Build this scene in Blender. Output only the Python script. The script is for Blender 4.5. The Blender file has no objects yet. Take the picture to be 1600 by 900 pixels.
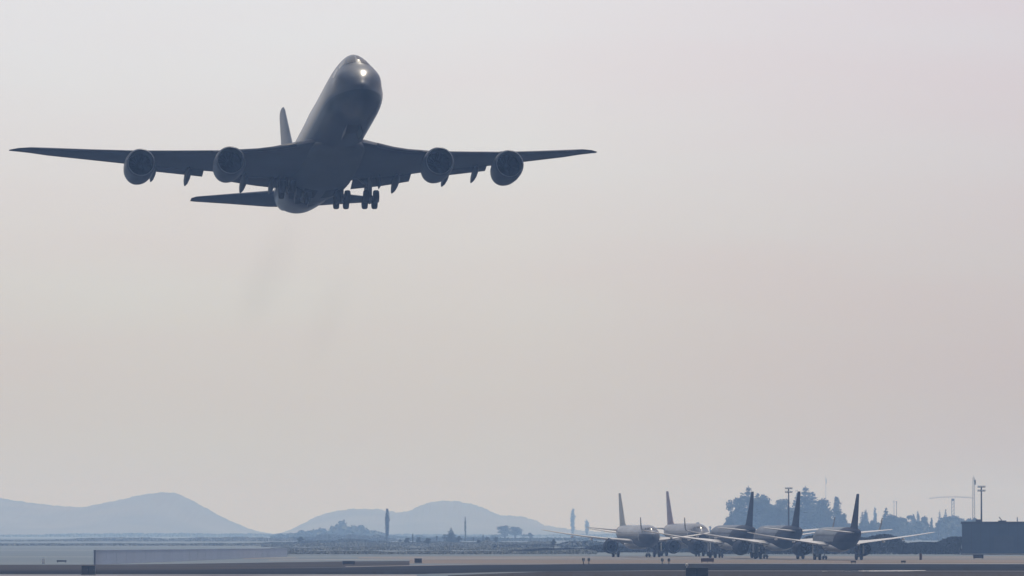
import bpy, bmesh, math, random
import numpy as np
from mathutils import Vector, Matrix
R = math.radians
random.seed(7)
rng = np.random.default_rng(7)

# ------------------------------------------------------------------ camera
sc = bpy.context.scene
F = 10000.0            # focal length in pixels of the 1600 px wide photograph
H = 4.94               # camera height
HORIZON = 832.0
cam_d = bpy.data.cameras.new('camera')
cam = bpy.data.objects.new('camera', cam_d)
sc.collection.objects.link(cam)
cam_d.sensor_width = 36.0
cam_d.lens = 36.0 * F / 1600
cam_d.clip_start = 1.0
cam_d.clip_end = 60000
cam.location = (0, 0, H)
cam.rotation_euler = (math.pi / 2 + math.atan((HORIZON - 450) / F), 0, 0)
sc.camera = cam

# ------------------------------------------------------------------ sky, sun, exposure
SUN_EL, SUN_AZ = 61.0, 17.0      # azimuth from +Y (ahead of the camera), plus = right
sun_dir = Vector((math.sin(R(SUN_AZ)) * math.cos(R(SUN_EL)), math.cos(R(SUN_AZ)) * math.cos(R(SUN_EL)), math.sin(R(SUN_EL))))
world = bpy.data.worlds.new('World')
sc.world = world
world.use_nodes = True
nt = world.node_tree
nt.nodes.clear()
wout = nt.nodes.new('ShaderNodeOutputWorld')
bg = nt.nodes.new('ShaderNodeBackground')
sky = nt.nodes.new('ShaderNodeTexSky')
sky.sky_type = 'NISHITA'
sky.sun_disc = False
sky.sun_elevation = R(SUN_EL)
sky.sun_rotation = R(SUN_AZ)
sky.air_density = 1.0
sky.dust_density = 5.0
sky.ozone_density = 1.0
SKY_STRENGTH = 0.11
bg.inputs['Strength'].default_value = SKY_STRENGTH
# smog: the clear-sky colour is pulled towards a milky white, brighter towards the sun's side
tc = nt.nodes.new('ShaderNodeTexCoord')
sep = nt.nodes.new('ShaderNodeSeparateXYZ')
nt.links.new(tc.outputs['Generated'], sep.inputs[0])
hz = nt.nodes.new('ShaderNodeMapRange')       # how far the direction turns to the sun's side
hz.inputs['From Min'].default_value = -1.0
hz.inputs['From Max'].default_value = 1.0
hz.inputs['To Min'].default_value = 0.22
hz.inputs['To Max'].default_value = 1.0
hz.interpolation_type = 'SMOOTHSTEP'
nt.links.new(sep.outputs['Y'], hz.inputs['Value'])
mixc = nt.nodes.new('ShaderNodeMix'); mixc.data_type = 'RGBA'
mixc.inputs['Factor'].default_value = 0.82
nt.links.new(sky.outputs['Color'], mixc.inputs['A'])
MILK = (7.7, 7.85, 8.35, 1)
MILK_LOW = (6.15, 5.97, 5.25, 1)
el = nt.nodes.new('ShaderNodeMapRange'); el.inputs['From Min'].default_value = -.005; el.inputs['From Max'].default_value = .09
el.interpolation_type = 'SMOOTHSTEP'
nt.links.new(sep.outputs['Z'], el.inputs['Value'])
low = nt.nodes.new('ShaderNodeMix'); low.data_type = 'RGBA'
low.inputs['A'].default_value = MILK_LOW; low.inputs['B'].default_value = MILK
nt.links.new(el.outputs[0], low.inputs['Factor'])
side = nt.nodes.new('ShaderNodeMapRange'); side.inputs['From Min'].default_value = .0; side.inputs['From Max'].default_value = .085
nt.links.new(sep.outputs['X'], side.inputs['Value'])
dusty = nt.nodes.new('ShaderNodeMix'); dusty.data_type = 'RGBA'; dusty.blend_type = 'MULTIPLY'
dusty.inputs['B'].default_value = (.89, .845, .88, 1)
nt.links.new(side.outputs[0], dusty.inputs['Factor'])
nt.links.new(low.outputs['Result'], dusty.inputs['A'])
# faint warm veils lying level in the smog
mp = nt.nodes.new('ShaderNodeMapping'); mp.inputs['Scale'].default_value = (9, 9, 60)
nt.links.new(tc.outputs['Generated'], mp.inputs['Vector'])
nz = nt.nodes.new('ShaderNodeTexNoise'); nz.inputs['Scale'].default_value = 1.0; nz.inputs['Detail'].default_value = 4.0
nt.links.new(mp.outputs[0], nz.inputs['Vector'])
milk = nt.nodes.new('ShaderNodeMix'); milk.data_type = 'RGBA'; milk.blend_type = 'MULTIPLY'
milk.inputs['B'].default_value = (1.0, .948, .955, 1)
nt.links.new(dusty.outputs['Result'], milk.inputs['A'])
rmp = nt.nodes.new('ShaderNodeMapRange'); rmp.inputs['From Min'].default_value = .35; rmp.inputs['From Max'].default_value = .65
nt.links.new(nz.outputs['Fac'], rmp.inputs['Value'])
nt.links.new(rmp.outputs[0], milk.inputs['Factor'])
nt.links.new(milk.outputs['Result'], mixc.inputs['B'])
mul = nt.nodes.new('ShaderNodeMix'); mul.data_type = 'RGBA'; mul.blend_type = 'MULTIPLY'
mul.inputs['Factor'].default_value = 1.0
nt.links.new(mixc.outputs['Result'], mul.inputs['A'])
nt.links.new(hz.outputs[0], mul.inputs['B'])
nt.links.new(mul.outputs['Result'], bg.inputs['Color'])
nt.links.new(bg.outputs[0], wout.inputs['Surface'])

sun_d = bpy.data.lights.new('sun', 'SUN')
sun_d.energy = 2.5
sun_d.angle = R(0.6)
sun_d.color = (1.0, 0.92, 0.80)
sun = bpy.data.objects.new('sun', sun_d)
sc.collection.objects.link(sun)
sun.rotation_euler = sun_dir.to_track_quat('Z', 'Y').to_euler()

sc.view_settings.view_transform = 'Standard'
sc.view_settings.look = 'None'
sc.view_settings.exposure = 0.0
sc.view_settings.gamma = 1.0
sc.view_settings.use_curve_mapping = False
sc.cycles.max_bounces = 6
sc.cycles.diffuse_bounces = 2
sc.cycles.volume_bounces = 1
sc.cycles.use_denoising = True
sc.cycles.sample_clamp_indirect = 4.0

# ------------------------------------------------------------------ helpers
def tag(o, label=None, cat=None, group=None, kind=None):
    if label: o['label'] = label
    if cat: o['category'] = cat
    if group: o['group'] = group
    if kind: o['kind'] = kind
    return o

def empty(name, label, cat, loc=(0, 0, 0), rz=0.0, group=None):
    o = bpy.data.objects.new(name, None)
    o.empty_display_size = 1
    sc.collection.objects.link(o)
    o.location = loc
    o.rotation_euler = (0, 0, rz)
    return tag(o, label, cat, group)

def link_mesh(name, verts, faces, mat, parent=None, smooth=False):
    me = bpy.data.meshes.new(name)
    me.from_pydata([tuple(v) for v in verts], [], faces)
    me.update()
    if smooth:
        me.polygons.foreach_set('use_smooth', [True] * len(me.polygons))
    if mat: me.materials.append(mat)
    o = bpy.data.objects.new(name, me)
    sc.collection.objects.link(o)
    if parent: o.parent = parent
    return o

class MB:
    """collects shapes, then links them as ONE mesh object"""
    def __init__(s): s.v, s.f = [], []
    def add(s, verts, faces):
        n = len(s.v)
        s.v += [tuple(v) for v in verts]
        s.f += [tuple(i + n for i in f) for f in faces]
        return s
    def box(s, x0, x1, y0, y1, z0, z1, m=None):
        v = [(x, y, z) for x in (x0, x1) for y in (y0, y1) for z in (z0, z1)]
        if m: v = [m @ Vector(p) for p in v]
        return s.add(v, [(0, 1, 3, 2), (4, 6, 7, 5), (0, 4, 5, 1), (2, 3, 7, 6), (0, 2, 6, 4), (1, 5, 7, 3)])
    def tube(s, p0, p1, r0, r1=None, n=10, caps=True):
        r1 = r0 if r1 is None else r1
        p0, p1 = Vector(p0), Vector(p1)
        d = (p1 - p0).normalized()
        a = d.orthogonal().normalized(); b = d.cross(a)
        v = []
        for p, r in ((p0, r0), (p1, r1)):
            for k in range(n):
                t = 2 * math.pi * k / n
                v.append(p + (a * math.cos(t) + b * math.sin(t)) * r)
        f = [(k, (k + 1) % n, n + (k + 1) % n, n + k) for k in range(n)]
        if caps: f += [tuple(range(n))[::-1], tuple(range(n, 2 * n))]
        return s.add(v, f)
    def lathe_x(s, prof, c=(0, 0, 0), n=28, closed=False):
        """profile [(x, r)] turned about the X axis through c"""
        v, f = [], []
        for (x, r) in prof:
            for k in range(n):
                t = 2 * math.pi * k / n
                v.append((c[0] + x, c[1] + r * math.cos(t), c[2] + r * math.sin(t)))
        for i in range(len(prof) - 1):
            for k in range(n):
                f.append((i * n + k, i * n + (k + 1) % n, (i + 1) * n + (k + 1) % n, (i + 1) * n + k))
        return s.add(v, f)
    def lathe_y(s, prof, c, n=18):
        v, f = [], []
        for (y, r) in prof:
            for k in range(n):
                t = 2 * math.pi * k / n
                v.append((c[0] + r * math.cos(t), c[1] + y, c[2] + r * math.sin(t)))
        for i in range(len(prof) - 1):
            for k in range(n):
                f.append((i * n + k, i * n + (k + 1) % n, (i + 1) * n + (k + 1) % n, (i + 1) * n + k))
        f.append(tuple(range(n))[::-1]); f.append(tuple((len(prof) - 1) * n + k for k in range(n)))
        return s.add(v, f)
    def build(s, name, mat, parent=None, smooth=False):
        return link_mesh(name, s.v, s.f, mat, parent, smooth)

def shade_auto(o, deg=35):
    me = o.data
    me.polygons.foreach_set('use_smooth', [True] * len(me.polygons))
    bm = bmesh.new(); bm.from_mesh(me)
    for e in bm.edges:
        if len(e.link_faces) == 2 and e.calc_face_angle(0) > R(deg): e.smooth = False
    bm.to_mesh(me); bm.free()
    return o

def copy_tree(o, parent=None):
    c = o.copy()
    sc.collection.objects.link(c)
    if parent: c.parent = parent
    for ch in list(o.children): copy_tree(ch, c)
    return c

def gx(px, Y): return (px - 800) / F * Y
def gz(py, Y): return H + (HORIZON - py) / F * Y
def ground_at(px, py):
    Y = F * H / (py - HORIZON)
    return (gx(px, Y), Y)

# ------------------------------------------------------------------ materials
def new_mat(name):
    m = bpy.data.materials.new(name); m.use_nodes = True
    return m, m.node_tree, m.node_tree.nodes['Principled BSDF']

def mat(name, col, rough=.6, metal=0.0, spec=.3, noise=.12, scale=1.5, coat=0.0, bump=0.0, stretch=(1, 1, 1)):
    m, t, b = new_mat(name)
    b.inputs['Roughness'].default_value = rough
    b.inputs['Metallic'].default_value = metal
    b.inputs['Specular IOR Level'].default_value = spec
    b.inputs['Coat Weight'].default_value = coat
    b.inputs['Coat Roughness'].default_value = .08
    tc = t.nodes.new('ShaderNodeTexCoord')
    mp = t.nodes.new('ShaderNodeMapping'); mp.inputs['Scale'].default_value = stretch
    t.links.new(tc.outputs['Object'], mp.inputs['Vector'])
    n = t.nodes.new('ShaderNodeTexNoise'); n.inputs['Scale'].default_value = scale; n.inputs['Detail'].default_value = 6
    t.links.new(mp.outputs[0], n.inputs['Vector'])
    r = t.nodes.new('ShaderNodeMapRange')
    r.inputs['From Min'].default_value = .3; r.inputs['From Max'].default_value = .7
    t.links.new(n.outputs['Fac'], r.inputs['Value'])
    mx = t.nodes.new('ShaderNodeMix'); mx.data_type = 'RGBA'
    mx.inputs['A'].default_value = tuple(c * (1 - noise) for c in col) + (1,)
    mx.inputs['B'].default_value = tuple(min(1, c * (1 + noise)) for c in col) + (1,)
    t.links.new(r.outputs[0], mx.inputs['Factor'])
    t.links.new(mx.outputs['Result'], b.inputs['Base Color'])
    if bump:
        bp = t.nodes.new('ShaderNodeBump'); bp.inputs['Strength'].default_value = bump
        t.links.new(n.outputs['Fac'], bp.inputs['Height'])
        t.links.new(bp.outputs[0], b.inputs['Normal'])
    return m

def painted_hull(name, front, rear, belly, x0, slope, zb, rough=.3, coat=.5, win=None, coat_rough=.12, spec=.25):
    """aircraft skin: one colour ahead, one behind a raked line, a darker one for the shade below the belly line, panel seams"""
    m, t, b = new_mat(name)
    b.inputs['Roughness'].default_value = rough
    b.inputs['Coat Weight'].default_value = coat
    b.inputs['Coat Roughness'].default_value = coat_rough
    N, L = t.nodes.new, t.links.new
    tc = N('ShaderNodeTexCoord'); s = N('ShaderNodeSeparateXYZ'); L(tc.outputs['Object'], s.inputs[0])
    a = N('ShaderNodeMath'); a.operation = 'MULTIPLY_ADD'; L(s.outputs['Z'], a.inputs[0]); a.inputs[1].default_value = slope; L(s.outputs['X'], a.inputs[2])
    g = N('ShaderNodeMath'); g.operation = 'GREATER_THAN'; L(a.outputs[0], g.inputs[0]); g.inputs[1].default_value = x0
    m1 = N('ShaderNodeMix'); m1.data_type = 'RGBA'; m1.inputs['A'].default_value = front + (1,); m1.inputs['B'].default_value = rear + (1,)
    L(g.outputs[0], m1.inputs['Factor'])
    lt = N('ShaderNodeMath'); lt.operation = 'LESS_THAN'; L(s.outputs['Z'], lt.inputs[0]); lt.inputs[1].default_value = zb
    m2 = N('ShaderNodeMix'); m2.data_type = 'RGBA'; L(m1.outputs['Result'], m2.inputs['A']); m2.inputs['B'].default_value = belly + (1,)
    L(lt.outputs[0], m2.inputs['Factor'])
    n = N('ShaderNodeTexNoise'); n.inputs['Scale'].default_value = .7; n.inputs['Detail'].default_value = 6
    mp = N('ShaderNodeMapping'); mp.inputs['Scale'].default_value = (.25, 1, 1); L(tc.outputs['Object'], mp.inputs['Vector']); L(mp.outputs[0], n.inputs['Vector'])
    r = N('ShaderNodeMapRange'); r.inputs['From Min'].default_value = .3; r.inputs['From Max'].default_value = .7; r.inputs['To Min'].default_value = .72; r.inputs['To Max'].default_value = 1.12
    L(n.outputs['Fac'], r.inputs['Value'])
    # seams of the skin panels
    w = N('ShaderNodeMath'); w.operation = 'PINGPONG'; L(s.outputs['X'], w.inputs[0]); w.inputs[1].default_value = 1.35
    w2 = N('ShaderNodeMath'); w2.operation = 'LESS_THAN'; L(w.outputs[0], w2.inputs[0]); w2.inputs[1].default_value = .035
    w3 = N('ShaderNodeMath'); w3.operation = 'MULTIPLY_ADD'; L(w2.outputs[0], w3.inputs[0]); w3.inputs[1].default_value = -.18; w3.inputs[2].default_value = 1.0
    w4 = N('ShaderNodeMath'); w4.operation = 'MULTIPLY'; L(w3.outputs[0], w4.inputs[0]); L(r.outputs[0], w4.inputs[1])
    m3 = N('ShaderNodeMix'); m3.data_type = 'RGBA'; m3.blend_type = 'MULTIPLY'; m3.inputs['Factor'].default_value = 1
    L(m2.outputs['Result'], m3.inputs['A']); L(w4.outputs[0], m3.inputs['B'])
    last = m3.outputs['Result']
    if win:      # the row of cabin windows: (z low, z high, x first, x last, pitch)
        def cmp(sock, op, val):
            q = N('ShaderNodeMath'); q.operation = op; L(sock, q.inputs[0]); q.inputs[1].default_value = val; return q.outputs[0]
        pp = N('ShaderNodeMath'); pp.operation = 'PINGPONG'; L(s.outputs['X'], pp.inputs[0]); pp.inputs[1].default_value = win[4] / 2
        acc = cmp(pp.outputs[0], 'LESS_THAN', win[4] * .22)
        for c_ in (cmp(s.outputs['Z'], 'GREATER_THAN', win[0]), cmp(s.outputs['Z'], 'LESS_THAN', win[1]), cmp(s.outputs['X'], 'GREATER_THAN', win[2]), cmp(s.outputs['X'], 'LESS_THAN', win[3])):
            q = N('ShaderNodeMath'); q.operation = 'MULTIPLY'; L(acc, q.inputs[0]); L(c_, q.inputs[1]); acc = q.outputs[0]
        m4 = N('ShaderNodeMix'); m4.data_type = 'RGBA'; L(last, m4.inputs['A']); m4.inputs['B'].default_value = (.02, .022, .028, 1); L(acc, m4.inputs['Factor'])
        last = m4.outputs['Result']
    L(last, b.inputs['Base Color'])
    b.inputs['Specular IOR Level'].default_value = spec
    return m

M = {}
M['rubber'] = mat('rubber', (.018, .018, .02), .85)
M['gear'] = mat('gear_paint', (.12, .125, .14), .5)
M['dark'] = mat('recess_shade', (.012, .013, .016), .8)  # near-black colour for the shade inside the open gear bays
M['glass'] = mat('window_glass', (.01, .012, .016), .08, spec=.8, noise=0)
M['nacelle'] = mat('jumbo_nacelle', (.022, .034, .058), .5, coat=.15, noise=.2)
M['lip'] = mat('inlet_lip', (.16, .18, .22), .35, metal=.8, noise=.15)
M['fan'] = mat('fan_blades', (.006, .007, .010), .9, spec=.05)
M['jumbo_hull'] = painted_hull('jumbo_hull', (.045, .062, .095), (.045, .062, .095), (.016, .026, .048), 999, 0, -.9, rough=.5, coat=.55, coat_rough=.18, spec=.08)  # last colour is darker: the shade of the backlit underside painted in
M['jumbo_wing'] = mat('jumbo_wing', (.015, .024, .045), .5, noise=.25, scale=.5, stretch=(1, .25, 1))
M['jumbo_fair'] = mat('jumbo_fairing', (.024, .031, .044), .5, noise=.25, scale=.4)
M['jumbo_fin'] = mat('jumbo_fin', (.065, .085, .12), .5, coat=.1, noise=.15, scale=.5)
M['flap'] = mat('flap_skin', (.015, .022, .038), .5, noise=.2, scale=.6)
M['steel'] = mat('painted_steel', (.16, .17, .18), .55)
M['steel_dark'] = mat('dark_steel', (.05, .055, .065), .55)
M['concrete'] = mat('concrete', (.30, .29, .28), .85, noise=.18, scale=.15)
M['shed'] = mat('shed_cladding', (.05, .078, .125), .6, noise=.12, scale=.2, stretch=(1, 1, 3))
M['shed_trim'] = mat('shed_trim', (.045, .055, .07), .6)
M['shed_door'] = mat('shed_door', (.06, .085, .125), .6)
M['bark'] = mat('bark', (.07, .055, .045), .9)
M['lamp'] = mat('lamp_glass', (.45, .5, .55), .2)
M['cabinet'] = mat('cabinet_paint', (.022, .035, .05), .6)
M['white'] = mat('white_paint', (.75, .75, .75), .5)
M['brown'] = mat('rust_paint', (.10, .05, .035), .8)
M['sign'] = mat('sign_panel', (.035, .035, .04), .6)

def foliage_mat(name, c1, c2):
    m, t, b = new_mat(name)
    b.inputs['Roughness'].default_value = .75
    b.inputs['Specular IOR Level'].default_value = .2
    N, L = t.nodes.new, t.links.new
    g = N('ShaderNodeNewGeometry')
    n = N('ShaderNodeTexNoise'); n.inputs['Scale'].default_value = .6
    L(g.outputs['Position'], n.inputs['Vector'])
    a = N('ShaderNodeMath'); a.operation = 'MULTIPLY_ADD'; L(g.outputs['Random Per Island'], a.inputs[0]); a.inputs[1].default_value = .5
    L(n.outputs['Fac'], a.inputs[2])
    r = N('ShaderNodeMapRange'); r.inputs['From Min'].default_value = .4; r.inputs['From Max'].default_value = 1.1
    L(a.outputs[0], r.inputs['Value'])
    mx = N('ShaderNodeMix'); mx.data_type = 'RGBA'; mx.inputs['A'].default_value = c1 + (1,); mx.inputs['B'].default_value = c2 + (1,)
    L(r.outputs[0], mx.inputs['Factor']); L(mx.outputs['Result'], b.inputs['Base Color'])
    return m
M['leaf'] = foliage_mat('leaf', (.035, .05, .03), (.085, .105, .06))
M['scrub_hazed'] = foliage_mat('scrub_hazed', (.17, .20, .215), (.21, .235, .24))  # leaf colour paled and blued to paint extra haze over the belts
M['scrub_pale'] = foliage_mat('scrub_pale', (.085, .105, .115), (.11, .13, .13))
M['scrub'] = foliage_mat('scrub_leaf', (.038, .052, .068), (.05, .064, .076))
M['scrub'].node_tree.nodes['Principled BSDF'].inputs['Specular IOR Level'].default_value = 0
M['leaf_dark'] = foliage_mat('leaf_dark', (.025, .038, .028), (.06, .075, .045))

def ground_mat(name, c1, c2, scale, stretch=(.15, 1, 1), rough=.9, c3=None):
    m, t, b = new_mat(name)
    b.inputs['Roughness'].default_value = rough
    b.inputs['Specular IOR Level'].default_value = 0.0
    N, L = t.nodes.new, t.links.new
    g = N('ShaderNodeNewGeometry')
    mp = N('ShaderNodeMapping'); mp.inputs['Scale'].default_value = stretch; L(g.outputs['Position'], mp.inputs['Vector'])
    n = N('ShaderNodeTexNoise'); n.inputs['Scale'].default_value = scale; n.inputs['Detail'].default_value = 8; n.inputs['Roughness'].default_value = .65
    L(mp.outputs[0], n.inputs['Vector'])
    r = N('ShaderNodeMapRange'); r.inputs['From Min'].default_value = .36; r.inputs['From Max'].default_value = .64; L(n.outputs['Fac'], r.inputs['Value'])
    mx = N('ShaderNodeMix'); mx.data_type = 'RGBA'; mx.inputs['A'].default_value = c1 + (1,); mx.inputs['B'].default_value = c2 + (1,)
    L(r.outputs[0], mx.inputs['Factor'])
    L(mx.outputs['Result'], b.inputs['Base Color'])
    return m
M['field'] = ground_mat('dull_field', (.125, .16, .20), (.18, .21, .24), .012, (.25, 1, 1))
M['asphalt'] = ground_mat('asphalt', (.016, .018, .024), (.034, .035, .04), .03, (.2, 1, 1))
M['asphalt_worn'] = ground_mat('asphalt_worn', (.034, .034, .038), (.068, .062, .06), .03, (.2, 1, 1))
M['apron'] = ground_mat('apron_concrete', (.15, .148, .152), (.25, .24, .24), .03, (.15, 1, 1))
M['pale'] = ground_mat('pale_concrete', (.20, .20, .215), (.31, .31, .32), .05, (.25, 1, 1))
M['hill'] = ground_mat('hill_scrub', (.10, .095, .075), (.19, .17, .135), .004, (1, 1, 1))
M['water'] = mat('still_water', (.03, .035, .04), .06, spec=.6, noise=0)

# ------------------------------------------------------------------ haze (an even smog filling the basin)
HAZE_TOP = 82.0
hb = MB().box(-9000, 9000, -600, 11700, -1.0, HAZE_TOP)
haze = hb.build('haze', None)
tag(haze, kind='stuff')
hm = bpy.data.materials.new('haze_air'); hm.use_nodes = True
ht = hm.node_tree; ht.nodes.clear()
ho = ht.nodes.new('ShaderNodeOutputMaterial'); pv = ht.nodes.new('ShaderNodeVolumePrincipled')
pv.inputs['Color'].default_value = (.33, .55, 1.0, 1)      # short wavelengths scatter most: near dark things turn blue
pv.inputs['Absorption Color'].default_value = (1, 1, 1, 1)
pv.inputs['Density'].default_value = 0.000215
pv.inputs['Anisotropy'].default_value = 0.2
ht.links.new(pv.outputs[0], ho.inputs['Volume'])
haze.data.materials.append(hm)

# ------------------------------------------------------------------ ground, strips, hills
g = link_mesh('ground', [(-8900, -500, 0), (8900, -500, 0), (8900, 11500, 0), (-8900, 11500, 0)], [(0, 1, 2, 3)], M['field'])
tag(g, kind='structure')

def strip(name, top, bot, material, z):
    """a level sheet between two lines given where they show on the ground"""
    v = [ground_at(*p) + (z,) for p in top] + [ground_at(*p) + (z,) for p in reversed(bot)]
    o = link_mesh(name, v, [tuple(range(len(v)))[::-1]], material)
    bm = bmesh.new(); bm.from_mesh(o.data); bmesh.ops.triangulate(bm, faces=bm.faces[:])
    for f in bm.faces:
        f.normal_update()
        if f.normal.z < 0: f.normal_flip()
    bm.to_mesh(o.data); bm.free()
    return tag(o, kind='structure')

strip('apron', [(560, 870), (700, 869), (1900, 868.6)], [(560, 872.5), (700, 873.8), (900, 873.5), (1900, 873.5)], M['apron'], .010)
strip('grass_verge', [(640, 874.2), (1900, 874.2)], [(640, 880.5), (1900, 880.5)], ground_mat('dry_verge', (.13, .112, .10), (.235, .205, .185), .02), .012)
strip('taxiway', [(-300, 892.3), (300, 890.5), (560, 886), (760, 881.6), (1000, 881), (1900, 882.2)],
      [(-300, 897.2), (640, 897.4), (780, 894), (1000, 891.3), (1900, 892.2)], M['asphalt'], .016)
strip('service_road', [(-300, 883.2), (200, 882.2), (520, 877.4), (640, 876.6)], [(-300, 892.4), (300, 890.6), (560, 885.5), (640, 884)], M['asphalt_worn'], .014)
strip('field_track', [(420, 874.6), (640, 873.4), (900, 871.0)], [(420, 875.6), (640, 874.2), (900, 871.6)], M['pale'], .013)
strip('field_track', [(380, 871.6), (460, 871.0)], [(380, 873.6), (470, 872.2)], M['apron'], .013)
strip('field_track', [(540, 885.0), (700, 882.6), (1000, 880.0)], [(540, 886.0), (700, 883.4), (1000, 880.5)], M['apron'], .022)
strip('runway', [(700, 899.0), (860, 893.2), (1010, 892.2), (1900, 893.4)], [(700, 960), (1900, 960)], M['asphalt_worn'], .024)
strip('pavement', [(-300, 897.9), (650, 898.0)], [(-300, 960), (720, 960)], M['pale'], .028)
strip('kerb_line', [(1000, 880.0), (1900, 880.8)], [(1000, 880.6), (1900, 881.6)], M['pale'], .030)
strip('painted_marking', [(1000, 891.6), (1900, 892.6)], [(1000, 892.0), (1900, 893.0)], M['pale'], .032)
strip('standing_water', [(1316, 892.2), (1350, 891.5), (1400, 891.2), (1446, 891.4)], [(1316, 892.9), (1360, 893.2), (1410, 893.0), (1446, 891.9)], M['water'], .036)
strip('standing_water', [(1284, 892.4), (1292, 892.2)], [(1284, 893.2), (1292, 893.1)], M['water'], .036)

def ridge(name, prof, Y, depth, seed, rough=1.0):
    """a range of hills: a height field whose crest follows prof, sloping down both to the front and the back"""
    xs = np.linspace(prof[0][0], prof[-1][0], 330)
    hs = np.interp(xs, [p[0] for p in prof], [p[1] for p in prof])
    r = np.random.default_rng(seed)
    ny = 34
    ph = r.uniform(0, 6.28, (8, 3))
    v = []
    for j in range(ny):
        t = j / (ny - 1)
        yy = Y + (t - .5) * depth
        for i, px in enumerate(xs):
            jag = .5 * math.sin(px * .31 + ph[2, 0]) + .45 * math.sin(px * .74 + ph[3, 0]) + .35 * math.sin(px * 1.3 + ph[4, 0])
            crest = max(0.0, gz(hs[i] + jag * .9, Y))
            x = gx(px, Y)
            u = (t - .5) * 2
            sway = .18 * math.sin(x / 160 + ph[0, 0]) + .1 * math.sin(x / 71 + ph[1, 0])
            c = math.exp(-((u - sway * (1 - abs(u))) ** 2) * 5.0) if abs(u) < 1 else 0
            c = max(0, (c - math.exp(-5)) / (1 - math.exp(-5)))
            n = sum(math.sin(x / (26 + 19 * k) + yy / (90 + 47 * k) + ph[k, 1]) * (1.0 + .35 * k) for k in range(6)) * .28 * rough
            v.append((x, yy, crest * c + n * min(1, crest * c / 12) - .5 * (c < .01)))
    nx = len(xs)
    f = [(j * nx + i, j * nx + i + 1, (j + 1) * nx + i + 1, (j + 1) * nx + i) for j in range(ny - 1) for i in range(nx - 1)]
    o = link_mesh(name, v, f, M['hill'], smooth=True)
    return tag(o, kind='structure')

ridge('hills', [(-260, 800), (-120, 784), (0, 775), (20, 780), (60, 786), (100, 791), (140, 794), (175, 788), (205, 783), (230, 777), (262, 772),
                (280, 772), (295, 779), (315, 791), (340, 806), (362, 817), (385, 828), (420, 836), (450, 838)], 9600, 2600, 1)
ridge('hills', [(425, 838), (445, 833), (470, 821), (500, 806), (525, 799), (555, 795), (595, 796), (625, 802), (640, 801), (668, 789), (690, 785),
                (715, 785), (745, 791), (765, 799), (780, 806), (815, 807), (835, 812), (850, 820), (900, 827), (960, 833)], 10000, 2600, 5)

# ------------------------------------------------------------------ vegetation
def leaf_cloud(lobes, n, size, seed, flat=.7):
    """many leaf-clump faces spread through the volume of several lobes (x, y, z, rx, ry, rz)"""
    r = np.random.default_rng(seed)
    vol = np.array([l[3] * l[4] * l[5] for l in lobes]) ** .75
    vol = vol / vol.sum()
    b = MB()
    for k in range(n):
        l = lobes[r.choice(len(lobes), p=vol)]
        d = r.normal(size=3); d /= np.linalg.norm(d)
        q = r.uniform(0, 1) ** .38 * (1.0 if r.uniform() < .86 else r.uniform(1.0, 1.45))
        c = Vector((l[0] + d[0] * l[3] * q, l[1] + d[1] * l[4] * q, l[2] + d[2] * l[5] * q))
        s = size * r.uniform(.55, 1.35)
        nrm = Vector(d * .8 + r.normal(size=3) * .8).normalized()
        a = nrm.orthogonal().normalized(); e = nrm.cross(a)
        t = r.uniform(0, 6.28)
        a, e = a * math.cos(t) + e * math.sin(t), e * math.cos(t) - a * math.sin(t)
        m = int(r.integers(4, 6))
        pts = []
        for j in range(m):
            th = 2 * math.pi * j / m
            rr = s * r.uniform(.6, 1.15)
            pts.append(c + a * math.cos(th) * rr + e * math.sin(th) * rr * flat)
        b.add(pts, [tuple(range(m))])
    return b

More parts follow.
